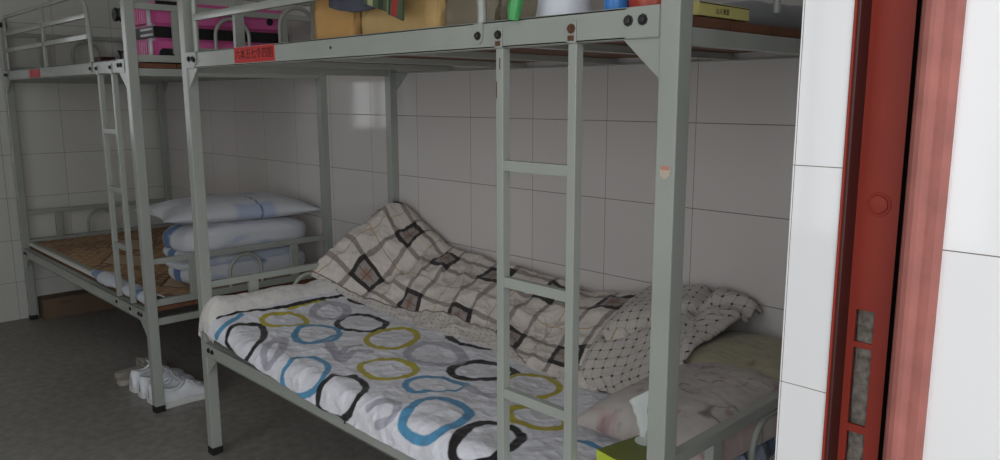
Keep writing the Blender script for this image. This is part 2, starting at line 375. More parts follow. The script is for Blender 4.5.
# ================================================================ the room
S_ = .0387
XL, YB, XR, YR = -2.5442, .8929, 2.3370, -.2821      # left wall, back wall, door wall, reveal face
YF, ZC = -2.7, 2.95
T_ = .12
fl = MB().box((XL-T_, YF-T_, -.1), (XR+.29, YB+T_, 0)).build('floor', floor_mat()); struct(fl)
o = MB().box((XR+.29, YF-.6, -.12), (XR+2.2, YB+.6, -.02)).build('floor_corridor', M['cement']); struct(o)
o = MB().box((XL-T_, YF-T_, ZC), (XR+.29, YB+T_, ZC+.1)).build('ceiling', M['white']); struct(o)
o = MB().box((XL-T_, YB, 0), (XR+.29, YB+T_, ZC)).build('wall_back', tile_mat('white_wall_tile_back', 'X', -.158, 1.2443)); struct(o)
# left wall with its window opening
WY0, WY1, WZ0, WZ1 = -1.15, -.61, 1.04, 1.91
b = MB()
b.box((XL-T_, YF, 0), (XL, WY0, ZC)); b.box((XL-T_, WY1, 0), (XL, YB, ZC)); b.box((XL-T_, WY0, 0), (XL, WY1, WZ0)); b.box((XL-T_, WY0, WZ1), (XL, WY1, ZC))
struct(b.build('wall_left', tile_mat('white_wall_tile_left', 'Y', -.04, 1.2443, col=(206, 206, 200))))
w = MB()
for (y0, y1, z0, z1) in ((WY0, WY0+.04, WZ0, WZ1), (WY1-.04, WY1, WZ0, WZ1), (WY0, WY1, WZ0, WZ0+.04), (WY0, WY1, WZ1-.04, WZ1)):
    w.box((XL-.09, y0, z0), (XL-.04, y1, z1))
w.box((XL-.085, (WY0+WY1)/2-.02, WZ0), (XL-.045, (WY0+WY1)/2+.02, WZ1))
w = struct(w.build('window_1', M['alu']))
MB().box((XL-.068, WY0+.03, WZ0+.03), (XL-.062, WY1-.03, WZ1-.03)).build('pane', M['glass'], w)
FX0, FX1, FZ0, FZ1 = .30, 2.00, .70, 2.52  # opening for an unseen window, added to brighten the beds from the front
b = MB(); b.box((XL-T_, YF-T_, 0), (FX0, YF, ZC)); b.box((FX1, YF-T_, 0), (XR+.29, YF, ZC)); b.box((FX0, YF-T_, 0), (FX1, YF, FZ0)); b.box((FX0, YF-T_, FZ1), (FX1, YF, ZC))
struct(b.build('wall_front', M['white']))
w = MB()
for (x0, x1, z0, z1) in ((FX0, FX0+.04, FZ0, FZ1), (FX1-.04, FX1, FZ0, FZ1), (FX0, FX1, FZ0, FZ0+.04), (FX0, FX1, FZ1-.04, FZ1), (1.23, 1.27, FZ0, FZ1)): w.box((x0, YF-.09, z0), (x1, YF-.04, z1))
w = struct(w.build('added_window', M['alu']))
MB().box((FX0+.03, YF-.068, FZ0+.03), (FX1-.03, YF-.062, FZ1-.03)).build('pane', M['glass'], w)  # glass of the added, unseen front window
# door wall: the thick tiled reveal, the channel that holds the steel door frame, and the wall over and beyond the doorway
tr = tile_mat('white_reveal_tile', 'X', 2.339, 1.2443, col=(212, 212, 212), gw=.0005)
b = MB()
b.box((XR, YR, 0), (2.3935, YB, ZC)); b.box((2.3935, YR+.045, 0), (2.4955, YB, ZC))
DY0 = -2.1
b.box((XR, DY0, 2.15), (2.6, YR, ZC)); b.box((XR, YF, 0), (2.6, DY0, ZC))
struct(b.build('wall_right', tr))
o = MB().box((2.4955, YR, 0), (2.63, YB+.3, ZC)).build('wall_outside', tile_mat('white_corridor_tile', 'X', 2.47, 1.1695, .33, .5, col=(222, 222, 222), gw=.0006)); struct(o)
# red steel door frame
b = MB(); zt = 2.1
yf = YR+.030
X0, X1 = 2.3955, 2.452
b.box((2.3925, YR-.0020, 0), (2.3950, YR+.031, zt), .0006)              # lip along the tile
holes = [(1.0485, 1.0855), (.951, 1.0420), (.875, .9420)]
hx0, hx1 = 2.4065, 2.4265
zz = [0]
for z0, z1 in sorted(holes): zz += [z0, z1]
zz.append(zt)
b.box((X0, yf-.001, 0), (hx0, yf+.003, zt)); b.box((hx1, yf-.001, 0), (X1, yf+.003, zt))
for k in range(0, len(zz), 2): b.box((hx0, yf-.001, zz[k]), (hx1, yf+.003, zz[k+1]))
door = struct(b.build('door_1', M['redpaint']))
# rounded outer moulding
pr = []
mx0, mx1 = 2.4605, 2.4945
pr = [(mx0, YR+.030), (mx0, YR-.012), (mx0+.002, YR-.0165), (mx0+.006, YR-.019), (mx0+.011, YR-.0195), (mx0+.015, YR-.018), (mx0+.018, YR-.0150), (mx0+.0205, YR-.0130),
      (mx0+.0240, YR-.0125), (mx0+.030, YR-.0110), (mx0+.035, YR-.0075), (mx1+.0010, YR-.002), (mx1+.0010, YR+.030)]
b = MB().prism(pr, 'z', 0, zt)
b.build('frame_moulding', M['redglancing'], door, bevel=.0007)['label'] = 'outer moulding coloured paler for glancing light'
MB().box((2.3949, YR+.001, 0), (2.3985, yf+.0005, zt), .0008).build('recess_shade', M['maroon'], door)['label'] = 'dark maroon strip of painted shade inside the frame'  # dark strip puts the shade of the recess side into colour
MB().box((X1-.0085, yf-.0040, 0), (mx0+.001, yf+.003, zt)).build('slot_shade', M['slotshade'], door)  # solid black strip paints the shade of the deep open slot
for z0, z1 in holes:
    ny, nz = 10, 24
    gx, gz = np.meshgrid(np.linspace(hx0-.001, hx1+.001, ny), np.linspace(z0-.001, z1+.001, nz), indexing='ij')
    P = np.stack([gx, yf+.0030+.0034*fbm(gx*110, gz*110, 5)+.0035*smooth((np.abs(gx-(hx0+hx1)/2)/.0115-.55)/.45)+0*gx, gz], -1)
    grid('mortise_mortar', P, None, M['cement'], door, .004)
b = MB().lathe([(.0132, .004), (.0132, -.0012), (.0125, -.002), (.0112, -.002), (.0105, -.0012), (.0098, -.0012), (.0092, -.003), (.004, -.0038), (.0001, -.0038)], (2.4215, yf, 1.205), 28, 'y')
b.build('blanking_cap', M['redpaint'], door, True)
MB().box((2.4035, DY0, 2.1), (2.50, YR, 2.15)).build('frame_head', M['redpaint'], door)
MB().box((2.4035, DY0-.02, 0), (2.50, DY0+.03, 2.15)).build('frame_jamb', M['redpaint'], door)

# ================================================================ bunk beds
BL, BW = 2.0, .8967
def side_rail(b, x0, x1, y0, y1, z0, z1, front):
    # pressed channel: web plus two flanges
    t = .0035
    w0, w1 = (y0, y0+t) if front else (y1-t, y1)
    b.box((x0, w0, z0), (x1, w1, z1), .001)
    b.box((x0, y0, z0), (x1, y1, z0+t)); b.box((x0, y0, z1-t), (x1, y1, z1))
def bolt(b, x, y, z, r=.0075, axis='y', s=-1):
    b.lathe([(r*1.25, 0), (r*1.25, s*.0018), (r*.85, s*.002), (r*.85, s*.006), (r*.45, s*.0068)], (x, y, z), 8, axis)
def make_bed(x0, lad0, lad1, label, sgn):
    R = thing('bunk_bed', label, 'bunk bed', (x0, 0, 0))
    s = S_; HT = 1.738
    for (px, py) in ((0, 0), (BL-s, 0), (0, BW-s), (BL-s, BW-s)):
        p = MB().box((px, py, .028), (px+s, py+s, HT-.022), .0022).build('post', M['steel'], R)
        MB().box((px-.0015, py-.0015, 0), (px+s+.0015, py+s+.0015, .028), .002).build('foot_cap', M['rubber'], p)
        MB().box((px-.001, py-.001, HT-.024), (px+s+.001, py+s+.001, HT+.004), .002).build('top_cap', M['rubber'], p)
    UP = (1.4185, 1.4722); LO = (.389, .4415)
    for (z0, z1) in (UP, LO):
        for front in (True, False):
            y0, y1 = (.0, .030) if front else (BW-.030, BW)
            b = MB(); side_rail(b, s, BL-s, y0, y1, z0, z1, front)
            for xa, d in ((s, 1), (BL-s, -1)):                      # gusset plates welded under the rail ends
                yy = (.0045, .0085) if front else (BW-.0085, BW-.0045)
                h = .070; l = .078
                b.prism([(xa, z0), (xa+d*l, z0), (xa, z0-h)], 'y', yy[0], yy[1])
            rl = b.build('side_rail', M['steel'], R)
            yy = -.0005 if front else BW+.0005; sg = -1 if front else 1
            for xa, d in ((s, 1), (BL-s, -1)):
                e = MB()
                pts = [(xa, z0+.001), (xa+d*.070, z0+.001), (xa+d*.076, z0+.012), (xa+d*.076, z1-.012), (xa+d*.068, z1-.001), (xa, z1-.001)]
                e.prism(pts, 'y', yy, yy+sg*.0022, .0008)
                e.build('end_plate', M['steel'], rl)
                bb = MB(); bolt(bb, xa+d*.033, yy+sg*.002, (z0+z1)/2+.004, .0080, 'y', sg); bolt(bb, xa+d*.063, yy+sg*.002, (z0+z1)/2+.004, .0080, 'y', sg)
                bb.build('bolt', M['bolt'], rl)
            if front:
                bb = MB(); bb.lathe([(.004, 0), (.004, -.0012), (.001, -.0012)], (.95, -.0001, (z0+z1)/2+.002), 10, 'y'); bb.build('rail_hole', M['blackp'], rl)
    # end frames
    for ex in (0, BL-s):
        xc = ex+s/2
        for lo_, up_ in ((LO, False), (UP, True)):
            zt = 1.690 if up_ else .661
            zb = 1.462 if up_ else .459
            zt0 = zt-.024
            b = MB().box((xc-.011, s, zt0), (xc+.011, BW-s, zt), .0015); b.build('end_bar', M['steel'], R)
            if not (up_ and ex > 0 and sgn > 0):
                b = MB().box((xc-.011, s, zb), (xc+.011, BW-s, zb+.028), .0015); b.build('end_bar', M['steel'], R)
            b = MB().box((xc-.012, s, lo_[0]-.012), (xc+.012, BW-s, lo_[0]+.018), .0015); b.build('cross_member', M['steel'], R)
            for y0 in (() if (up_ and ex > 0 and sgn > 0) else (.190, .672)):
                MB().box((xc-.010, y0, zb+.028), (xc+.010, y0+.035, zt0), .001).build('end_upright', M['steel'], R)
            pts = []
            w = .076; top = zt0-.012; yc = .447; zs = top-w
            pts.append((xc, yc-w, zb+.02))
            for k in range(17):
                a = math.pi*(1-k/16); pts.append((xc, yc+w*math.cos(a), zs+w*math.sin(a)))
            pts.append((xc, yc+w, zb+.02))
            MB().tube(pts, .0078, 10).build('end_hoop', M['steel'], R, True)
    # slat cross bars and boards
    for (z0, z1), bz in ((UP, 1.4385), (LO, .4355)):
        for k in range(4):
            x = BL*(k+1)/5
            MB().box((x-.014, .03, z0+.002), (x+.014, BW-.03, z0+.019)).build('cross_member', M['steel'], R)
        b = MB()
        for k in range(5): b.box((s+.001, .034+k*.1664, bz), (BL-s*.5, .034+k*.1664+.163, bz+.0185), .001)
        b.build('bed_board', M['board'], R)
    # guard rail along the upper front
    g = MB()
    gx0, gx1 = .115, (1.497 if sgn > 0 else 1.535)
    yg = .008
    g.tube([(gx0, yg, 1.455), (gx0, yg, 1.70), (gx0+.012, yg, 1.745), (gx0+.045, yg, 1.763), (gx1-.09, yg, 1.763), (gx1-.045, yg, 1.752), (gx1-.012, yg, 1.70), (gx1+.01, yg, 1.60), (gx1+.02, yg, 1.50), (gx1+.02, yg, 1.455)], .0095, 10)
    for z in (1.583, 1.672): g.box((gx0, yg-.008, z-.011), (gx1-.005, yg+.008, z+.011), .002)
    if sgn < 0: g.box((.850, yg-.008, 1.472), (.868, yg+.008, 1.76), .002)
    gr = g.build('guard_rail', M['steel'], R, True)
    for x in (gx0, gx1+.020):
        p = [(x-.013, 1.470), (x-.013, 1.443), (x-.010, 1.434), (x-.004, 1.429), (x+.004, 1.429), (x+.010, 1.434), (x+.013, 1.443), (x+.013, 1.470)]
        MB().prism(p, 'y', -.0040, -.0008, .0006).build('mounting_tab', M['steel'], gr)
        bb = MB(); bolt(bb, x, -.004, 1.445, .0072); bb.build('bolt', M['bolt'], gr)
    # ladder hung between the rails
    t = .0203
    L = None
    for xa in (lad0, lad1-t):
        r = MB().box((xa, .0005, .4445), (xa+t, .0005+t, 1.4180), .0015).build('ladder_rail', M['steel'], R)
        for (zc, zo) in ((1.438, 1), (.416, -1)):
            MB().box((xa-.001, -.0030, zc-.020), (xa+t+.0005, -.0006, zc+.020), .0008).build('mounting_tab', M['bright' if sgn < 0 else 'steel'], r)
            if sgn > 0 and zo > 0: MB().box((xa+.001, -.0034, zc-.016), (xa+t*.8, -.0028, zc-.006)).build('rust_mark', M['rust'], r)
            bb = MB(); bolt(bb, xa+t*.5, -.003, zc+.006, .0075); bb.build('bolt', M['bolt' if not (sgn > 0 and xa > lad0) else 'rust'], r)
    if sgn > 0:
        for (dx, z0, z1) in ((.0005, 1.318, 1.352), (.010, 1.375, 1.398)): MB().box((lad0+dx, -.0001, z0), (lad0+dx+.0025, .0006, z1)).build('paint_chip', M['rust'], R)
    for z in (1.191, .943, .694):
        MB().box((lad0+t, .0025, z-.022), (lad1-t, .0185, z), .0012).build('ladder_rung', M['steel'], R)
    return R
bed_near = make_bed(0.0, 1.566, 1.780, 'grey-green steel bunk bed nearest the doorway, with the plaid quilt on its lower deck', 1)
bed_far = make_bed(-2.5098, 1.622, 1.812, 'grey-green steel bunk bed at the far left, with the bamboo mat on its lower deck', -1)
def text_mesh(txt, size, name, mat, parent, M4):
    cu = bpy.data.curves.new(name, 'FONT'); cu.body = txt; cu.size = size; cu.extrude = .0002; cu.align_x = 'CENTER'; cu.align_y = 'CENTER'
    ob = bpy.data.objects.new(name+'_src', cu); COL.objects.link(ob)
    dg = bpy.context.evaluated_depsgraph_get(); me = bpy.data.meshes.new_from_object(ob.evaluated_get(dg))
    bpy.data.objects.remove(ob)
    me.transform(M4); me.materials.clear()
    return link(name, me, mat, parent)
RX = Matrix.Rotation(math.pi/2, 4, 'X')
st = MB().box((.405, -.0016, 1.4245), (.655, -.0002, 1.4710)).build('notice_sticker', M['sticker'], bed_near)
st['label'] = 'red notice sticker with black characters'
text_mesh('六本五七令四期', .034, 'sticker_text', M['ink'], st, Matrix.Translation((.530, -.0018, 1.4475)) @ RX)
st = MB().box((.565, -.0016, 1.4245), (.760, -.0002, 1.4650)).build('notice_sticker', M['sticker'], bed_far)
st['label'] = 'faded red notice sticker'
b = MB(); z0 = 1.196
pts = [(1.9815+.0105*math.cos(a), z0-.002+.0125*math.sin(a)*(1 if math.sin(a) < 0 else .8)) for a in [2*math.pi*k/20 for k in range(20)]]
b.prism(pts, 'y', -.0008, -.0001); st = b.build('round_sticker', M['peach'], bed_near); st['label'] = 'small faded orange and white sticker'
b = MB(); b.box((1.9735, -.0013, 1.1965), (1.9895, -.0006, 1.2035)); b.build('sticker_print', M['peach2'], st)

# ================================================================ bedding of the near bed
CR = {'k': c3(18, 13, 18), 'y': c3(182, 170, 50), 'b': c3(84, 150, 190), 'g': c3(158, 157, 172)}
mt = MB().box((.03, .03, .4545), (1.965, .865, .497), .012).build('mattress', M['white']); tag(mt, 'thin pale mattress under the ring-patterned duvet on the near bed', 'mattress')
nx, nt = 620, 330
Xg = np.linspace(.075, 1.972, nx)
tm = duvet_tmin(Xg)[:, None]
sg = np.linspace(0, 1, nt)[None, :]**1.0
Tg = tm+(.80-tm)*sg; Xg2 = Xg[:, None]+0*Tg
P = duvet_surf(Xg2, Tg)
Cc = np.zeros(P.shape)+c3(228, 229, 236)
Q = np.stack([Xg2+.0030*vnoise(Xg2*60, Tg*60, 61)+.005*vnoise(Xg2*14, Tg*14, 63), Tg+.0030*vnoise(Xg2*60, Tg*60, 62)+.005*vnoise(Xg2*14, Tg*14, 64)], -1)
for kind, closed, wdt, pts in RINGS:
    pp = chaikin(pts, bool(closed), 2)
    d = poly_dist(Q, pp, bool(closed))
    w2 = wdt/2*(1+.45*vnoise(Xg2*9, Tg*9, 70+len(pts)))*.98
    mk = smooth((w2-d)/.003+.5)
    Cc = blend(Cc, mk*(1 if kind != 'g' else .75), CR[kind])
o = grid('duvet', P, Cc, M['crinkle'], None, .012)
tag(o, 'white crinkled duvet printed with black, blue and yellow rings on the near bed', 'duvet')
# rolled white mattress pad at the foot of the near bed
ny, na = 220, 70
yy = np.linspace(-.004, .84, ny)[:, None]; aa = np.linspace(0, 1, na)[None, :]
ang = math.pi*aa
endr = np.sqrt(np.clip(1-(1-np.clip((yy+.004)/.05, 0, 1))**2, 0, 1))
hh = .080*(1+.25*np.exp(-((yy-.5)/.06)**2))*(.35+.65*endr)*(1+.28*vnoise(yy*7, 0*yy, 5))*lerpt(yy, [0, .3, .55, .84], [1.12, 1.06, .95, .8])
xx = .068-.044*np.cos(ang)*(1+.25*vnoise(yy*6+3, aa*3, 9))+.004*fbm(yy*30, aa*8, 17)
zz = .502+hh*np.sin(ang)**.72+.006*fbm(yy*22, aa*9, 19)
zz = zz-.045*(1-endr)*np.clip(1-aa*0, 0, 1)
P = np.stack([xx, yy+0*aa, zz], -1)
o = grid('mattress_pad', P, np.zeros(P.shape)+c3(216, 213, 209), M['fleece'], None, .012)
tag(o, 'rolled-up white quilted pad at the left end of the near bed', 'mattress pad')
# plaid quilt
nx, ns = 520, 300
Xg = np.linspace(.022, 1.47, nx)[:, None]; Sg = np.linspace(0, 1, ns)[None, :]
X2 = Xg+0*Sg; S2 = Sg+0*Xg
P = quilt_surf(X2, S2)
cream = c3(212, 204, 196)
Cc = np.zeros(P.shape)+cream
K = .5                                             # metres of cloth per unit of S
Q = np.stack([X2, S2*K], -1)
Q = Q+.004*np.stack([vnoise(X2*20, S2*9, 81), vnoise(X2*20, S2*9, 82)], -1)
sc = lambda pts: [(a, c*K) for a, c in pts]
# woven plaid: paired grey bands that turn black round each grey patch, thin ochre lines between
wx = .050*vnoise(X2*3.1, S2*2.2, 83)+.010*vnoise(X2*9, S2*5, 84); wy = .045*vnoise(X2*3.4+5, S2*2.0, 85)+.008*vnoise(X2*9, S2*5, 86)
tl = smooth((.42-X2)/.35)                                   # the raised left end is twisted
PA = Q[..., 0]+wx+tl*.30*(Q[..., 1]-.2)*(-1); PB = Q[..., 1]+wy+tl*.35*(Q[..., 0]-.25)
per_a, per_b = .266, .272
fa = (PA-.240)/per_a; fa = (fa-np.round(fa))*per_a; fb = (PB-.105)/per_b; fb = (fb-np.round(fb))*per_b
A_, B_ = np.abs(fa), np.abs(fb)
sm = lambda d, w: smooth((w-np.abs(d))/.0022+.5)
inp = smooth((.044-A_)/.003)*smooth((.044-B_)/.003)
Cc = blend(Cc, inp*.80, c3(128, 120, 116))
Cc = blend(Cc, sm(A_-per_a/2, .0024)*.75, c3(176, 142, 88)); Cc = blend(Cc, sm(B_-per_b/2, .0024)*.75, c3(176, 142, 88))
for d1, d2 in ((A_, B_), (B_, A_)):
    band = sm(d1-.046, .0098)
    Cc = blend(Cc, band*.75, c3(122, 112, 107))
    Cc = blend(Cc, band*smooth((.057-d2)/.004)*.92, c3(26, 23, 26))
Cc = blend(Cc, inp*smooth((.018-A_)/.003)*smooth((.024-B_)/.003)*.5, c3(150, 98, 70))
Cc = blend(Cc, inp*np.maximum(sm(A_, .0022), sm(B_, .0022))*.8, c3(96, 80, 70))
def check(Cb, U, V, line=.0018, dot=.0048, p=.030):
    base = np.zeros(Cb.shape)+c3(196, 190, 184)
    fu = np.abs(U/p-np.round(U/p))*p; fv = np.abs(V/p-np.round(V/p))*p
    l = np.maximum(smooth((line-fu)/.0015+.5), smooth((line-fv)/.0015+.5))*.5
    base = blend(base, l, c3(120, 112, 106))
    dd = smooth((dot-np.maximum(fu, fv))/.0015+.5); return blend(base, dd, c3(26, 24, 26))
hem = lerpt(X2, [0, .1, .25, .4, .7, .95, 1.1, 1.2], [.022, .024, .03, .05, .10, .095, .05, .0])+.012*vnoise(X2*6, 0*X2, 90)
mk = (S2*K < hem)
ck = check(Cc, X2*.9+S2*.1, S2*K*1.1-X2*.2, .0004, .0019, .024)
Cc[mk] = ck[mk]
edge = np.abs(S2*K-hem) < .003; Cc[edge & (hem > .01)] = c3(120, 110, 104)
q_ = grid('quilt', P, Cc, M['cloth'], None, .014)
tag(q_, 'cream plaid quilt bunched along the wall side of the near bed', 'quilt')
A2, S2 = np.meshgrid(np.linspace(0, 1, 220), np.linspace(0, 1, 220), indexing='ij')
P = flap_surf(A2, S2)
# cloth coordinates by arc length so that the checks keep their size
dl = np.linalg.norm(np.diff(P, axis=1), axis=-1); V = np.concatenate([np.zeros((220, 1)), np.cumsum(dl, 1)], 1)
dl = np.linalg.norm(np.diff(P, axis=0), axis=-1); U = np.concatenate([np.zeros((1, 220)), np.cumsum(dl, 0)], 0)
Cc = check(np.zeros(P.shape), U+.10*V+.01*vnoise(A2*4, S2*4, 6), V-.25*U+.01*vnoise(A2*4, S2*4, 7), .0013, .0033, .031)
fo = grid('turned_back_corner', P, Cc, M['cloth'], q_, .012); fo['label'] = 'white checked reverse side with black dots'

# pillows
def pillow(name, c, hx, hy, t, rz, colf, mat, seed=0, pinch=.9, n=90, tilt=(0, 0), flat=.35, ex=.55):
    u, v = np.meshgrid(np.linspace(-1, 1, n), np.linspace(-1, 1, n), indexing='ij')
    h = (np.clip(1-np.abs(u)**2.6, 0, 1)**ex)*(np.clip(1-np.abs(v)**2.6, 0, 1)**ex)
    pin = 1-.10*pinch*(1-np.abs(u)**2)*(np.abs(v)**3)
    pin2 = 1-.10*pinch*(1-np.abs(v)**2)*(np.abs(u)**3)
    X = u*hx*pin2; Y = v*hy*pin
    r = .10*fbm(u*2.2+seed, v*2.2, seed)+.035*ridge(u*4+seed, v*3, seed+3, 2)+.02*ridge(u*2-v*5, v*9+u*2, seed+8, 2)
    out = []
    for sgn in (1, -1):
        Z = sgn*t*h*(1 if sgn > 0 else flat)+(t*h*r*(1 if sgn > 0 else .3)) + tilt[0]*X + tilt[1]*Y
        out.append(np.stack([X, Y, Z], -1))
    co, si = math.cos(rz), math.sin(rz)
    Cc = colf(u, v)
    P1 = out[0]; P2 = out[1][::-1]; C2 = Cc[::-1]
    me = bpy.data.meshes.new(name); Pv = np.concatenate([P1.reshape(-1, 3), P2.reshape(-1, 3)])
    R = np.array([[co, -si, 0], [si, co, 0], [0, 0, 1]]); Pv = Pv@R.T+np.array(c)
    id_ = np.arange(n*n).reshape(n, n)
    f = np.stack([id_[:-1, :-1], id_[1:, :-1], id_[1:, 1:], id_[:-1, 1:]], -1).reshape(-1, 4)
    me.from_pydata(Pv.tolist(), [], np.concatenate([f, f+n*n]).tolist())
    at = me.color_attributes.new('Pattern', 'FLOAT_COLOR', 'POINT')
    cc = np.ones((2*n*n, 4), np.float32); cc[:, :3] = np.concatenate([Cc.reshape(-1, 3), C2.reshape(-1, 3)]); at.data.foreach_set('color', cc.ravel())
    b = bmesh.new(); b.from_mesh(me); bmesh.ops.remove_doubles(b, verts=b.verts, dist=.0006); b.to_mesh(me); b.free()
    return link(name, me, mat, None, True)
def pinkcol(u, v):
    Cc = np.zeros(u.shape+(3,))+c3(190, 182, 178)
    n1 = fbm(u*2.0+1, v*3.5, 33, 4); Cc = blend(Cc, smooth((n1-.22)/.12)*.55, c3(120, 112, 116))
    r = 1-np.abs(vnoise(u*3+v, v*7, 36)*6); Cc = blend(Cc, smooth((r-.7)/.3)*smooth((fbm(u*1.3, v*1.3, 39)-.05)/.1)*.8, c3(90, 84, 88))
    sp = smooth((vnoise(u*7, v*9, 37)-.38)/.05); Cc = blend(Cc, sp*.5, c3(150, 100, 96))
    e = smooth((np.maximum(np.abs(u), np.abs(v))-.86)/.05)*smooth((fbm(u*5, v*5, 50)+.15)/.2); return blend(Cc, e*.3, c3(176, 120, 122))
o = pillow('pillow', (1.812, .450, .566), .188, .250, .092, math.radians(-6), pinkcol, M['cloth'], 3, tilt=(.03, .03), ex=.40)
tag(o, 'pale pink floral pillow behind the green tissue box', 'pillow')
def olivecol(u, v):
    Cc = np.zeros(u.shape+(3,))+c3(164, 158, 134)
    return blend(Cc, smooth((vnoise(u*9, v*9, 21)-.34)/.05)*.5, c3(112, 100, 76))
o = pillow('pillow', (1.800, .725, .612), .190, .165, .064, 0, olivecol, M['cloth'], 7, tilt=(0, .04), ex=.4)
tag(o, 'flat olive-beige pillow against the wall at the right end of the near bed', 'pillow')
# crumpled blue and white cloth between pillow and end frame
nu, nv = 120, 60
u, v = np.meshgrid(np.linspace(0, 1, nu), np.linspace(0, 1, nv), indexing='ij')
X = 1.885+.080*v+.008*fbm(u*8, v*4, 5); Y = .06+.62*u; Z = .515+.055*np.sin(np.clip(u*1.0, 0, 1)*math.pi)**.4*np.cos(v*math.pi/2)**.5+.012*fbm(u*12, v*5, 9)+.012*ridge(u*16+v*3, v*4, 4, 2)
Cc = np.zeros(X.shape+(3,))+c3(168, 176, 196)
Cc = blend(Cc, smooth((ridge(u*9, v*4+u*3, 14, 2)-.42)/.1)*.8, c3(58, 74, 108)); Cc = blend(Cc, smooth((vnoise(u*14, v*5, 18)-.2)/.06)*.6, c3(40, 44, 56))
o = grid('folded_sheet', np.stack([X, Y, Z], -1), Cc, M['cloth'], None, .012)
tag(o, 'crumpled blue and white sheet under the pink pillow, behind the right end hoop', 'sheet')
# tissue box
tb = thing('tissue_box', 'lime green tissue box beside the right front post of the near bed', 'tissue box', (1.832, .190, .524), math.radians(-10))
MB().box((-.052, -.095, 0), (.052, .095, .056), .002).build('carton', M['olive'], tb)
MB().box((-.051, -.0965, .001), (.051, -.0945, .055)).build('printed_panel', M['lime'], tb)['label'] = 'bright lime printed end panel'
b = MB(); b.lathe([(.026, .0562), (.026, .0568), (.001, .0568)], (-.02, .02, 0), 20); b.build('opening', M['tissue'], tb)
n = 26
u, v = np.meshgrid(np.linspace(0, 1, n), np.linspace(-1, 1, n), indexing='ij')
X = v*(.014+.022*u)-.035; Y = .030+.012*np.sin(v*4+u*2)*(.4+u)+.0+.006*vnoise(u*6, v*4, 3); Z = .055+u*.105*(1-.35*np.abs(v+.25))
grid('tissue', np.stack([X, Y, Z], -1), None, M['tissue'], tb, .0015)
# ================================================================ bedding of the far bed
fx = -2.5098
o = MB().box((fx+.03, .03, .4545), (fx+1.965, .865, .470), .004).build('mattress', M['white']); tag(o, 'thin pale mattress under the bamboo mat on the far bed', 'mattress')
nx, ny = 420, 190
X, Y = np.meshgrid(np.linspace(-2.47, -.56, nx), np.linspace(.045, .862, ny), indexing='ij')
Z = .4765+.004*fbm(X*3, Y*3, 4)-.010*smooth((.06-Y)/.03)-.006*smooth((-2.44-X)/.04)
# woven damask: two big medallions, scroll bands and a border of paler reed
br = c3(178, 138, 100); dk = c3(136, 100, 70); tan = c3(198, 172, 144)
Cc = np.zeros(X.shape+(3,))+br
n1 = fbm(X*7, Y*9, 31, 3); Cc = blend(Cc, smooth((n1-.05)/.08)*.8, dk)
n2 = np.sin(X*70+4*vnoise(X*8, Y*8, 3))*np.sin(Y*85+4*vnoise(X*8, Y*8, 5)); Cc = blend(Cc, smooth((n2-.25)/.2)*.55, c3(206, 182, 150))
for (mx, my, rx, ry) in ((-1.95, .44, .26, .13), (-1.52, .26, .22, .13), (-1.1, .5, .2, .14), (-.8, .3, .2, .14)):
    d = np.abs(X-mx)/rx+np.abs(Y-my)/ry+.12*vnoise(X*14, Y*14, 6); Cc = blend(Cc, smooth((1-d)/.08), tan)
    Cc = blend(Cc, smooth((.06-np.abs(d-1))/.03), c3(80, 56, 40))
e = np.minimum(np.minimum(X+2.47, -.56-X), np.minimum(Y-.045, .862-Y)); Cc = blend(Cc, smooth((.028-e)/.006), c3(150, 146, 136))
o = grid('bamboo_mat', np.stack([X, Y, Z], -1), Cc, M['mat'], None, .004)
tag(o, 'brown patterned bamboo sleeping mat on the lower deck of the far bed', 'sleeping mat')
# white and blue sheet bulging out under the mat
u, v = np.meshgrid(np.linspace(0, 1, 220), np.linspace(0, 1, 26), indexing='ij')
X = -1.32+.78*u; an = v*math.pi*1.1-.35
rr = .020+.013*smooth(u*4)*(1+1.1*vnoise(u*9, 0*u, 12))
Y = .048-rr*np.cos(an)*1.1; Z = .472+rr*np.sin(an)*.9+.003*fbm(u*40, v*4, 3)
Cc = np.zeros(X.shape+(3,))+c3(196, 200, 208)
st_ = np.maximum(smooth((.10-np.abs(u-.10))/.03), smooth((.045-np.abs(u-.80))/.02)); Cc = blend(Cc, st_*.9, c3(96, 130, 170))
o = grid('sheet', np.stack([X, Y, Z], -1), Cc, M['cloth'], None, .006)
tag(o, 'white and blue sheet edge bulging over the front rail of the far bed', 'sheet')
# folded quilt: one cloth folded into thick layers
def slab(u, v, c, h, p=4.2, q=3.0, seed=0, amp=.006):
    # superellipsoid: u around, v pole to pole
    def sp(w, e): return np.sign(w)*np.abs(w)**e
    cu, su, cv, sv = np.cos(u), np.sin(u), np.cos(v), np.sin(v)
    X = h[0]*sp(cv, 2/q)*sp(cu, 2/p); Y = h[1]*sp(cv, 2/q)*sp(su, 2/p); Z = h[2]*sp(sv, 2/q)
    k = 1+0*u
    w = amp*fbm(X*12+seed, Y*8, seed, 3)+.004*ridge(X*20+Y*6, Y*9+Z*20, seed+2, 2)
    Z = Z+w*1.2+.012*vnoise(Y*6, X*4, seed+5)
    X = X+amp*1.0*fbm(Y*9+seed, Z*30, seed+3, 3)*k; Y = Y+amp*.8*fbm(X*9, Z*30, seed+4, 3)
    return np.stack([X+c[0], Y+c[1], Z+c[2]], -1)
u, v = np.meshgrid(np.linspace(0, 2*math.pi, 220, endpoint=False), np.linspace(-math.pi/2, math.pi/2, 60), indexing='ij')
Pm_, Cm_ = [], []
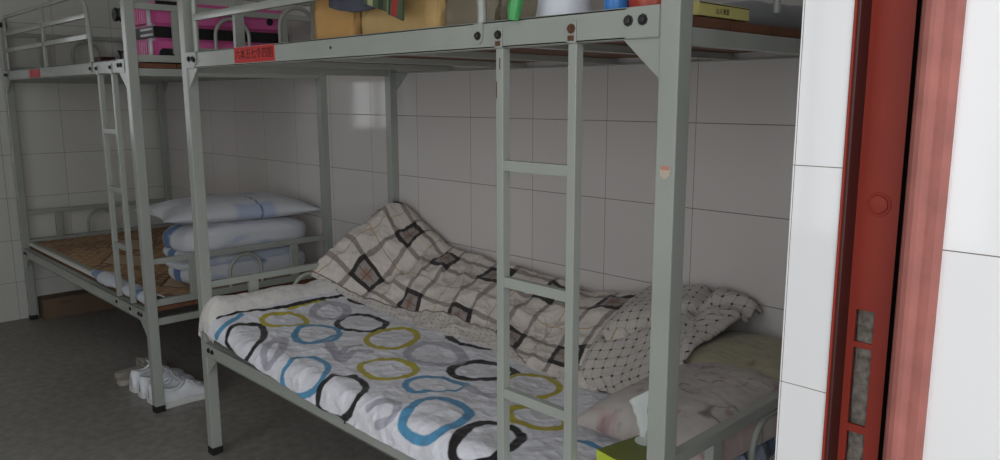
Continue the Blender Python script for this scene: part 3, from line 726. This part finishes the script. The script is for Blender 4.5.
for k, (cz, hz, cx, hx, cy, hy) in enumerate(((.538, .064, -.725, .152, .510, .310), (.588, .034, -.725, .140, .490, .305), (.634, .034, -.725, .140, .485, .305), (.686, .078, -.722, .156, .505, .320))):
    P = slab(u, v, (cx, cy, cz), (hx, hy, hz), seed=20+k*7)
    C_ = np.zeros(P.shape)+c3(206, 208, 214)
    yy = P[..., 1]; xx = P[..., 0]
    if k in (0, 2, 3):
        C_ = blend(C_, smooth((.042-np.abs(xx+(.755 if k == 3 else .70)-.02*vnoise(yy*9, P[..., 2]*20, 2)))/.006)*.95*smooth((.27-yy)/.02), c3(66, 104, 150))
        C_ = blend(C_, smooth((.004-np.abs(xx+.815))/.003)*.6*(yy < .27), c3(66, 104, 150))
    n = smooth((fbm(yy*3, P[..., 2]*8+xx*2, 60+k)-.12)/.1)*.45*(yy > .3); C_ = blend(C_, n, c3(140, 164, 204))
    if k == 0: C_ = blend(C_, smooth((.012-np.abs(yy-.555))/.004)*.8, c3(70, 108, 168))
    Pm_.append(P); Cm_.append(C_)
vs, fs, cs = [], [], []
for P, C_ in zip(Pm_, Cm_):
    nx, ny = P.shape[:2]; off = len(vs); id_ = np.arange(nx*ny).reshape(nx, ny)+off; id_ = np.vstack([id_, id_[:1]])
    vs += P.reshape(-1, 3).tolist(); cs += C_.reshape(-1, 3).tolist()
    fs += np.stack([id_[:-1, :-1], id_[1:, :-1], id_[1:, 1:], id_[:-1, 1:]], -1).reshape(-1, 4).tolist()
me = bpy.data.meshes.new('folded_quilt'); me.from_pydata(vs, [], fs)
at = me.color_attributes.new('Pattern', 'FLOAT_COLOR', 'POINT'); cc = np.ones((len(vs), 4), np.float32); cc[:, :3] = cs; at.data.foreach_set('color', cc.ravel())
o = link('folded_quilt', me, M['cloth'], None, True)
tag(o, 'white and blue folded quilt stacked under the pillow on the far bed', 'quilt')
def bluecol(u, v):
    Cc = np.zeros(u.shape+(3,))+c3(206, 208, 214)
    n = smooth((.30-np.abs(v-.12))/.1)*smooth((fbm(u*2, v*2, 44)+.15)/.2)*.5; Cc = blend(Cc, n, c3(132, 160, 204))
    return blend(Cc, smooth((.014-np.abs(v-.10-.1*u))/.008)*smooth((u+.1)/.2)*.9, c3(60, 80, 140))
o = pillow('pillow', (-.725, .490, .802), .172, .385, .066, 0, bluecol, M['cloth'], 15, tilt=(-.05, -.03), flat=.6)
tag(o, 'plump white and blue pillow on top of the folded quilt on the far bed', 'pillow')

# ================================================================ under the beds
cb = thing('cardboard_box', 'brown cardboard box under the far bed, against the left wall', 'cardboard box', (-2.475, .27, 0), 0)
MB().box((-.062, -.21, 0), (.062, .21, .122), .002).build('carton', M['card'], cb)
MB().box((-.060, -.208, .1225), (-.001, .208, .1255)).build('flap', M['card'], cb); MB().box((.001, -.208, .1225), (.060, .208, .1255)).build('flap', M['card'], cb)
MB().box((-.0005, -.12, .092), (.0640, -.05, .0955)).build('hand_slot', M['blackp'], cb)
def sneaker(loc, rz, label, tall=1.0, L=.255):
    R = thing('sneaker', label, 'shoe', loc, rz, 'white sneakers on the floor by the far bed')
    N, Kk = 40, 28
    s = np.linspace(0, 1, N)[:, None]; a = np.linspace(0, math.pi, Kk)[None, :]
    wid = lerpt(s, [0, .03, .12, .3, .5, .7, .85, .95, 1], [.010, .024, .033, .031, .034, .043, .041, .028, .004])
    hei = lerpt(s, [0, .03, .10, .22, .36, .48, .6, .75, .9, .97, 1], [.060, .086, .092, .078, .082, .098, .078, .056, .046, .034, .012])*tall
    z0 = .020
    X = wid*np.cos(a)*(1-.18*np.sin(a)**2); Z = z0+(hei-z0)*np.sin(a)**.62; Y = s*L+0*a
    Z = Z+.0012*fbm(X*80, Y*60, 5)
    top = np.sin(a) > .90
    open_ = (top & (s > .05) & (s < .42))
    Z = np.where(open_, Z-.030*np.sin(np.clip((s-.05)/.37, 0, 1)*math.pi)**.6, Z)
    up = grid('upper', np.stack([X, Y, Z], -1), None, M['shoe'], R, .003)
    ys = [0, .02, .05, .2, .5, .7, .85, .95, 1.0]; ws = [.018, .030, .037, .035, .036, .046, .044, .032, .012]
    out = [(-w_, y*L) for w_, y in zip(ws, ys)]+[(w_, y*L) for w_, y in list(zip(ws, ys))[::-1]]
    out = [tuple(p) for p in chaikin(out, True, 2)]
    so = MB().prism([(x, y) for x, y in out], 'z', 0, .026, .003); so.build('sole', M['sole'], R, True)
    # collar rim
    rim = []
    for k in range(24):
        t = 2*math.pi*k/24; yy = .24*L+.19*L*math.cos(t); xx = .021*math.sin(t)
        rim.append((xx, yy, (.086-.010*math.sin((yy/L-.05)/.38*math.pi)+.012*smooth(np.array((yy/L-.3)/.12)).item())*tall))
    MB().tube(rim, .0055, 8, True).build('collar', M['shoe'], R, True)
    b = MB(); b.lathe([(.0001, 0), (1, 0.0), (1, .001), (.0001, .001)], (0, 0, 0), 20)
    ob = b.build('lining', M['lining'], R); 
    for vtx in ob.data.vertices: vtx.co = Vector((vtx.co.x*.020, .24*L+vtx.co.y*.185*L, .068*tall+vtx.co.z))
    lc = MB()
    for k in range(5):
        y = L*(.47+.055*k); h = np.interp(y/L, [.36, .48, .6, .75, .9], [.082, .098, .078, .056, .046])*tall
        sgn = 1 if k % 2 else -1
        lc.tube([(-.020, y-.006*sgn, h-.010), (-.008, y, h+.0015), (.008, y, h+.0015), (.020, y+.006*sgn, h-.010)], .0022, 6)
    for sg_ in (-1, 1):
        lc.tube([(0, L*.46, .098*tall), (sg_*.018, L*.44, .108*tall), (sg_*.030, L*.47, .092*tall), (sg_*.012, L*.49, .096*tall), (0, L*.47, .099*tall)], .0019, 6)
        lc.tube([(0, L*.46, .099*tall), (sg_*.020, L*.52, .092*tall), (sg_*.034, L*.60, .066*tall)], .0018, 6)
    lc.build('laces', M['shoe'], R, True)
    tg = MB(); tg.box((-.016, L*.36, .078*tall), (.016, L*.375, .118*tall), .003, Matrix.Rotation(math.radians(28), 3, 'X')); tg.build('tongue', M['shoe'], R)
    return R
sneaker((-.560, .028, 0), math.radians(2), 'white lace-up sneaker right beside the far bed post, nearest to the camera', 1.0, .27)
sneaker((-.648, .018, 0), math.radians(0), 'white lace-up sneaker second from the right, half hidden by the bed post', .98)
sneaker((-.742, .014, 0), math.radians(3), 'white lace-up sneaker third from the right, left of the bed post', 1.08)
sneaker((-.838, .012, 0), math.radians(5), 'white lace-up sneaker beside the beige slippers', 1.12)
def slipper(loc, rz, label):
    R = thing('slipper', label, 'slipper', loc, rz, 'beige slippers on the floor by the far bed')
    L = .25; ys = [0, .03, .1, .35, .65, .85, .96, 1]; ws = [.014, .026, .034, .032, .043, .043, .030, .012]
    out = [(-w_, y*L) for w_, y in zip(ws, ys)]+[(w_, y*L) for w_, y in list(zip(ws, ys))[::-1]]
    MB().prism([tuple(p) for p in chaikin(out, True, 2)], 'z', 0, .026, .005).build('footbed', M['slip'], R, True)
    s, a = np.meshgrid(np.linspace(0, 1, 12), np.linspace(0, math.pi, 24), indexing='ij')
    X = .046*np.cos(a); Y = L*(.50+.34*s)-.012*np.sin(a)*(1-s); Z = .012+(.062-.016*s)*np.sin(a)**.7
    grid('strap', np.stack([X, Y, Z], -1), None, M['slip'], R, .005)
slipper((-1.068, .020, 0), math.radians(6), 'beige slipper leftmost on the floor, with its open heel out')
slipper((-.968, -.004, 0), math.radians(2), 'beige slipper between the leftmost slipper and the white sneakers')

# ================================================================ things on the upper decks
DK = 1.4575
sc_ = thing('suitcase', 'pink hard-shell suitcase lying on the upper deck of the far bed', 'suitcase', (-.705, .425, DK))
def rbox(lo, hi, r, name, mat, parent, seg=4):
    b = bmesh.new(); bmesh.ops.create_cube(b, size=1); lo = Vector(lo); hi = Vector(hi)
    for v_ in b.verts: v_.co = Vector(((lo.x+hi.x)/2+v_.co.x*(hi.x-lo.x), (lo.y+hi.y)/2+v_.co.y*(hi.y-lo.y), (lo.z+hi.z)/2+v_.co.z*(hi.z-lo.z)))
    bmesh.ops.bevel(b, geom=b.edges[:], offset=r, segments=seg, affect='EDGES')
    k = MB(); k.add(b); return k.build(name, mat, parent, True)
zb, zm0, zm1, zt = .012, .108, .146, .250
HX, HY = .160, .305
rbox((-HX, -HY, zb), (HX, HY, zm0+.002), .018, 'lower_shell', M['pink'], sc_)
rbox((-HX, -HY, zm1-.002), (HX, HY, zt), .018, 'upper_shell', M['pink'], sc_)
rbox((-HX+.003, -HY+.003, zm0-.003), (HX-.003, HY-.003, zm1+.003), .002, 'zip_band', M['blackp'], sc_)
b = MB()
for z in (zm0+.008, zm1-.008): b.box((.02, -HY-.0015, z-.0045), (HX-.012, -HY+.004, z+.0045), .001)
b.build('lock_trim', M['silver'], sc_, True)['label'] = 'silver lock trim'
for za, zc in ((zb+.014, zm0-.006), (zm1+.006, zt-.014)):
    MB().box((.100, -HY-.003, za), (.142, -HY+.004, zc), .002).build('corner_trim', M['silver'], sc_, True)['label'] = 'silver corner trim'
for k in range(7):
    for za, zc in ((zb+.020, zm0-.016), (zm1+.016, zt-.020)):
        x = .084-.024*k
        MB().box((x-.007, -HY-.0045, za), (x+.007, -HY+.004, zc), .002).build('rib', M['pink'], sc_)
for zz_, fl_ in ((zt, -1), (zb, 1)):
    y0 = -HY+.015
    pts = [(y0, zz_+fl_*.001), (y0+.004, zz_+fl_*.038), (y0+.016, zz_+fl_*.050), (y0+.072, zz_+fl_*.050), (y0+.084, zz_+fl_*.038), (y0+.088, zz_+fl_*.001)]
    if fl_ < 0: pts = [(a, zz_+(c-zz_)*.45) for a, c in pts]
    MB().prism(pts, 'x', HX-.004, HX+.0025, .001).build('handle_recess', M['blackp'], sc_)
MB().tube([(HX+.002, -.285, .035), (HX+.014, -.28, .036), (HX+.014, -.235, .036), (HX+.002, -.23, .035)], .005, 8).build('carry_handle', M['blackp'], sc_, True)
b = MB(); b.lathe([(.015, 0), (.015, .004), (.011, .006), (.001, .006)], (HX, .208, zt-.055), 18, 'x'); b.build('foot_stud', M['blackp'], sc_, True)
for y in (-.285, .285):
    for z in (.042, .226):
        w = MB()
        for dy in (-.011, .011): w.lathe([(.012, -.008), (.027, -.008), (.030, -.004), (.030, .004), (.027, .008), (.012, .008)], (-.280, y+dy, z), 24, 'y')
        w.lathe([(.004, -.021), (.004, .021)], (-.280, y, z), 12, 'y'); w.box((-.262, y-.012, z-.014), (-HX+.005, y+.014, z+.018), .004)
        w.build('wheel', M['blackp'], sc_, True)
rb = MB().box((-.045, -.04, 0), (.045, .04, .062), .003).build('carton', M['maroon']); rb.location = (-1.44, .22, DK+.0); rb.name = 'small_box'
tag(rb, 'small dark red box on the upper deck of the far bed, left of the suitcase', 'box')
# kraft paper bags on the near bed
def bag(name, c, hx, hy, h, rz, mat, label, cat, seed, lean=0.0, hole=True, crump=.012):
    n = 60; m_ = 34
    u, v = np.meshgrid(np.linspace(0, 2*math.pi, n*2, endpoint=False), np.linspace(0, 1, m_), indexing='ij')
    p = 5
    def sp(w, e): return np.sign(w)*np.abs(w)**e
    k = 1+.03*np.sin(v*5)-.10*v**3
    X = hx*sp(np.cos(u), 2/p)*k; Y = hy*sp(np.sin(u), 2/p)*(1-.25*v)
    r = crump*(ridge(u*2.2+seed, v*5, seed, 2)+fbm(u*1.5, v*4, seed+2, 3))*(.3+v)
    X = X*(1+r/hx*.6)+lean*v; Y = Y*(1+r/hy*.6); Z = v*h*(1+.04*np.sin(u*3+seed))
    P = np.stack([X, Y, Z], -1)
    R = thing(name, label, cat, c, rz)
    grid('bag_body', P, None, mat, R, .0012, True)
    MB().box((-hx*.96, -hy*.96, .0), (hx*.96, hy*.96, .004)).build('bag_base', mat, R)
    return R
bag('paper_bag', (.835, .12, DK+.002), .085, .045, .26, math.radians(8), M['kraft'], 'orange-brown kraft paper bag on the upper deck, nearest the hoop', 'paper bag', 3)
bag('paper_bag', (1.115, .13, DK+.002), .150, .050, .20, math.radians(3), M['kraft2'], 'wide pale kraft paper bag on the upper deck under the slate cloth', 'paper bag', 9)
# slate jacket draped over the bags, plaid cloth beside it
def drape(name, x0, x1, yb_, zlo, zhi, colf, mat, label, cat, seed, sl=0.0, slope=None):
    u, v = np.meshgrid(np.linspace(0, 1, 90), np.linspace(0, 1, 70), indexing='ij')
    X = x0+(x1-x0)*u+sl*(1-v); edge = zlo+(slope(u) if slope else 0)
    hgt = zhi-edge
    vv = np.clip(v/.6, 0, 1); back = np.clip((v-.6)/.4, 0, 1)
    Z = edge+hgt*np.sin(vv*math.pi/2)-.05*back**2; Y = yb_-.02+.035*(1-np.cos(vv*math.pi/2))+.16*back
    Y = Y-.014*(ridge(u*4+seed, v*1.5, seed, 2))-.01*fbm(u*5, v*3, seed+1, 3)
    Cc = colf(u, v) if colf else None
    o = grid(name, np.stack([X, Y, Z], -1), Cc, mat, None, .008)
    return tag(o, label, cat)
drape('jacket', .90, 1.13, .060, 1.555, 1.70, None, M['navy'], 'dark slate jacket draped over the kraft paper bags on the upper deck', 'jacket', 3, slope=lambda u: -.022*np.sin(u*math.pi)+.012*vnoise(u*6, 0*u, 3))
def plaidc(u, v):
    Cc = np.zeros(u.shape+(3,))+c3(70, 84, 56)
    w = u*1.0
    for c0, wd, col in ((.15, .05, c3(150, 150, 110)), (.36, .05, c3(44, 52, 40)), (.55, .04, c3(120, 130, 90)), (.80, .08, c3(150, 44, 40)), (.68, .02, c3(30, 34, 28))):
        Cc = blend(Cc, smooth((wd-np.abs(w-c0))/.01), col)
    return Cc
drape('plaid_shirt', 1.13, 1.28, .045, 1.497, 1.68, plaidc, M['cloth'], 'green and red striped cloth hanging beside the slate jacket on the upper deck', 'cloth', 8, -.05, slope=lambda u: .052*(1-u))
bag('plastic_bag', (1.385, .14, DK+.002), .085, .060, .20, 0, M['dullp'], 'dull brown plastic bag between the kraft bags and the guard rail end', 'bag', 21)
bag('plastic_bag', (.715, .15, DK+.002), .040, .050, .20, 0, M['dullp'], 'small dull brown plastic bag left of the kraft paper bags', 'bag', 23)
R = bag('plastic_bag', (1.555, .15, DK+.002), .075, .070, .17, 0, M['clear'], 'clear crinkled plastic bag behind the guard rail upright', 'bag', 27, crump=.03)
b = MB().box((-.06, -.045, .006), (.06, .045, .12), .006); b.build('contents', M['slip'], R)
# green brush leaning over the rail
gb = thing('hand_brush', 'green plastic brush handle sticking out over the upper rail', 'brush', (1.630, 0, 1.464))
pts = [(.0, -.014, .004), (.003, -.0135, .025), (.010, -.010, .060), (.022, .010, .12), (.034, .04, .18)]
MB().tube([Vector(p) for p in pts], .01, 12, radii=[.0105, .0145, .0135, .012, .010]).build('handle', M['green'], gb, True)
MB().box((.012, .03, .17), (.062, .075, .21), .006, Matrix.Rotation(.3, 3, 'Y')).build('brush_head', M['green'], gb)
o = MB().prism([(1.580, 1.459), (1.618, 1.459), (1.645, 1.58), (1.600, 1.60)], 'y', .185, .20, .004).build('folder', M['greycloth']); tag(o, 'grey folder standing between the green brush and the white basin', 'folder')
b = MB().lathe([(.062, 0), (.0615, .008), (.055, .035), (.050, .080), (.045, .12), (.040, .122), (.001, .122)], (1.662, .100, DK+.001), 48)
wb = b.build('basin', M['whitep'], None, True); tag(wb, 'white plastic basin upside down on the upper deck', 'basin')
b = MB().lathe([(.0635, 0), (.065, .004), (.0635, .008), (.056, .008)], (1.662, .100, DK+.001), 48); b.build('rim', M['whitep'], wb, True)
b = MB().lathe([(.020, 0), (.022, .004), (.023, .09), (.021, .10), (.001, .10)], (1.823, .060, DK+.001), 28)
o = b.build('cup', M['bluep'], None, True); tag(o, 'blue plastic cup between the white basin and the red pot', 'cup')
b = MB().lathe([(.024, .100), (.024, .112), (.001, .114)], (1.823, .060, DK+.001), 28); b.build('lid', M['whitep'], o, True)
b = MB().lathe([(.036, 0), (.046, .006), (.050, .03), (.050, .10), (.046, .105), (.001, .106)], (1.882, .100, DK+.001), 36)
o = b.build('pot', M['redp'], None, True); tag(o, 'orange-red enamel pot beside the right front post on the upper deck', 'pot')
b = MB().lathe([(.050, .106), (.051, .112), (.02, .122), (.006, .124), (.006, .132), (.011, .136), (.001, .139)], (1.882, .100, DK+.001), 36); b.build('lid', M['redp'], o, True)
# booklet and grey blanket at the right end of the upper deck
o = MB().box((1.80, .095, DK+.0030), (1.9755, .272, DK+.0270), .0015).build('booklet', M['paleyel']); tag(o, 'pale yellow booklet at the right end of the upper deck', 'book')
b = MB(); b.box((1.802, .097, DK+.0240), (1.9765, .270, DK+.0255)); b.build('cover_edge', M['blackp'], o)
text_mesh('山人身影', .012, 'spine_text', M['ink'], o, Matrix.Translation((1.9758, .175, DK+.013)) @ Matrix.Rotation(math.pi/2, 4, 'Z') @ RX)
u, v = np.meshgrid(np.linspace(0, 1, 60), np.linspace(0, 1, 70), indexing='ij')
X = 1.45+.50*u; Y = .285+.56*v; Z = DK+.004+.058*np.clip(1-(2*v-1)**4, 0, 1)**.5*np.clip((1-u)/.08, 0, 1)**.4+.008*fbm(u*5, v*6, 5)*np.clip((1-u)/.1, 0, 1)
Z = np.maximum(Z, DK+.0035)
o = grid('blanket', np.stack([X, Y, Z], -1), np.zeros(X.shape+(3,))+c3(140, 142, 144), M['cloth'], None, .003)
tag(o, 'grey blanket spread at the right end of the upper deck', 'blanket')
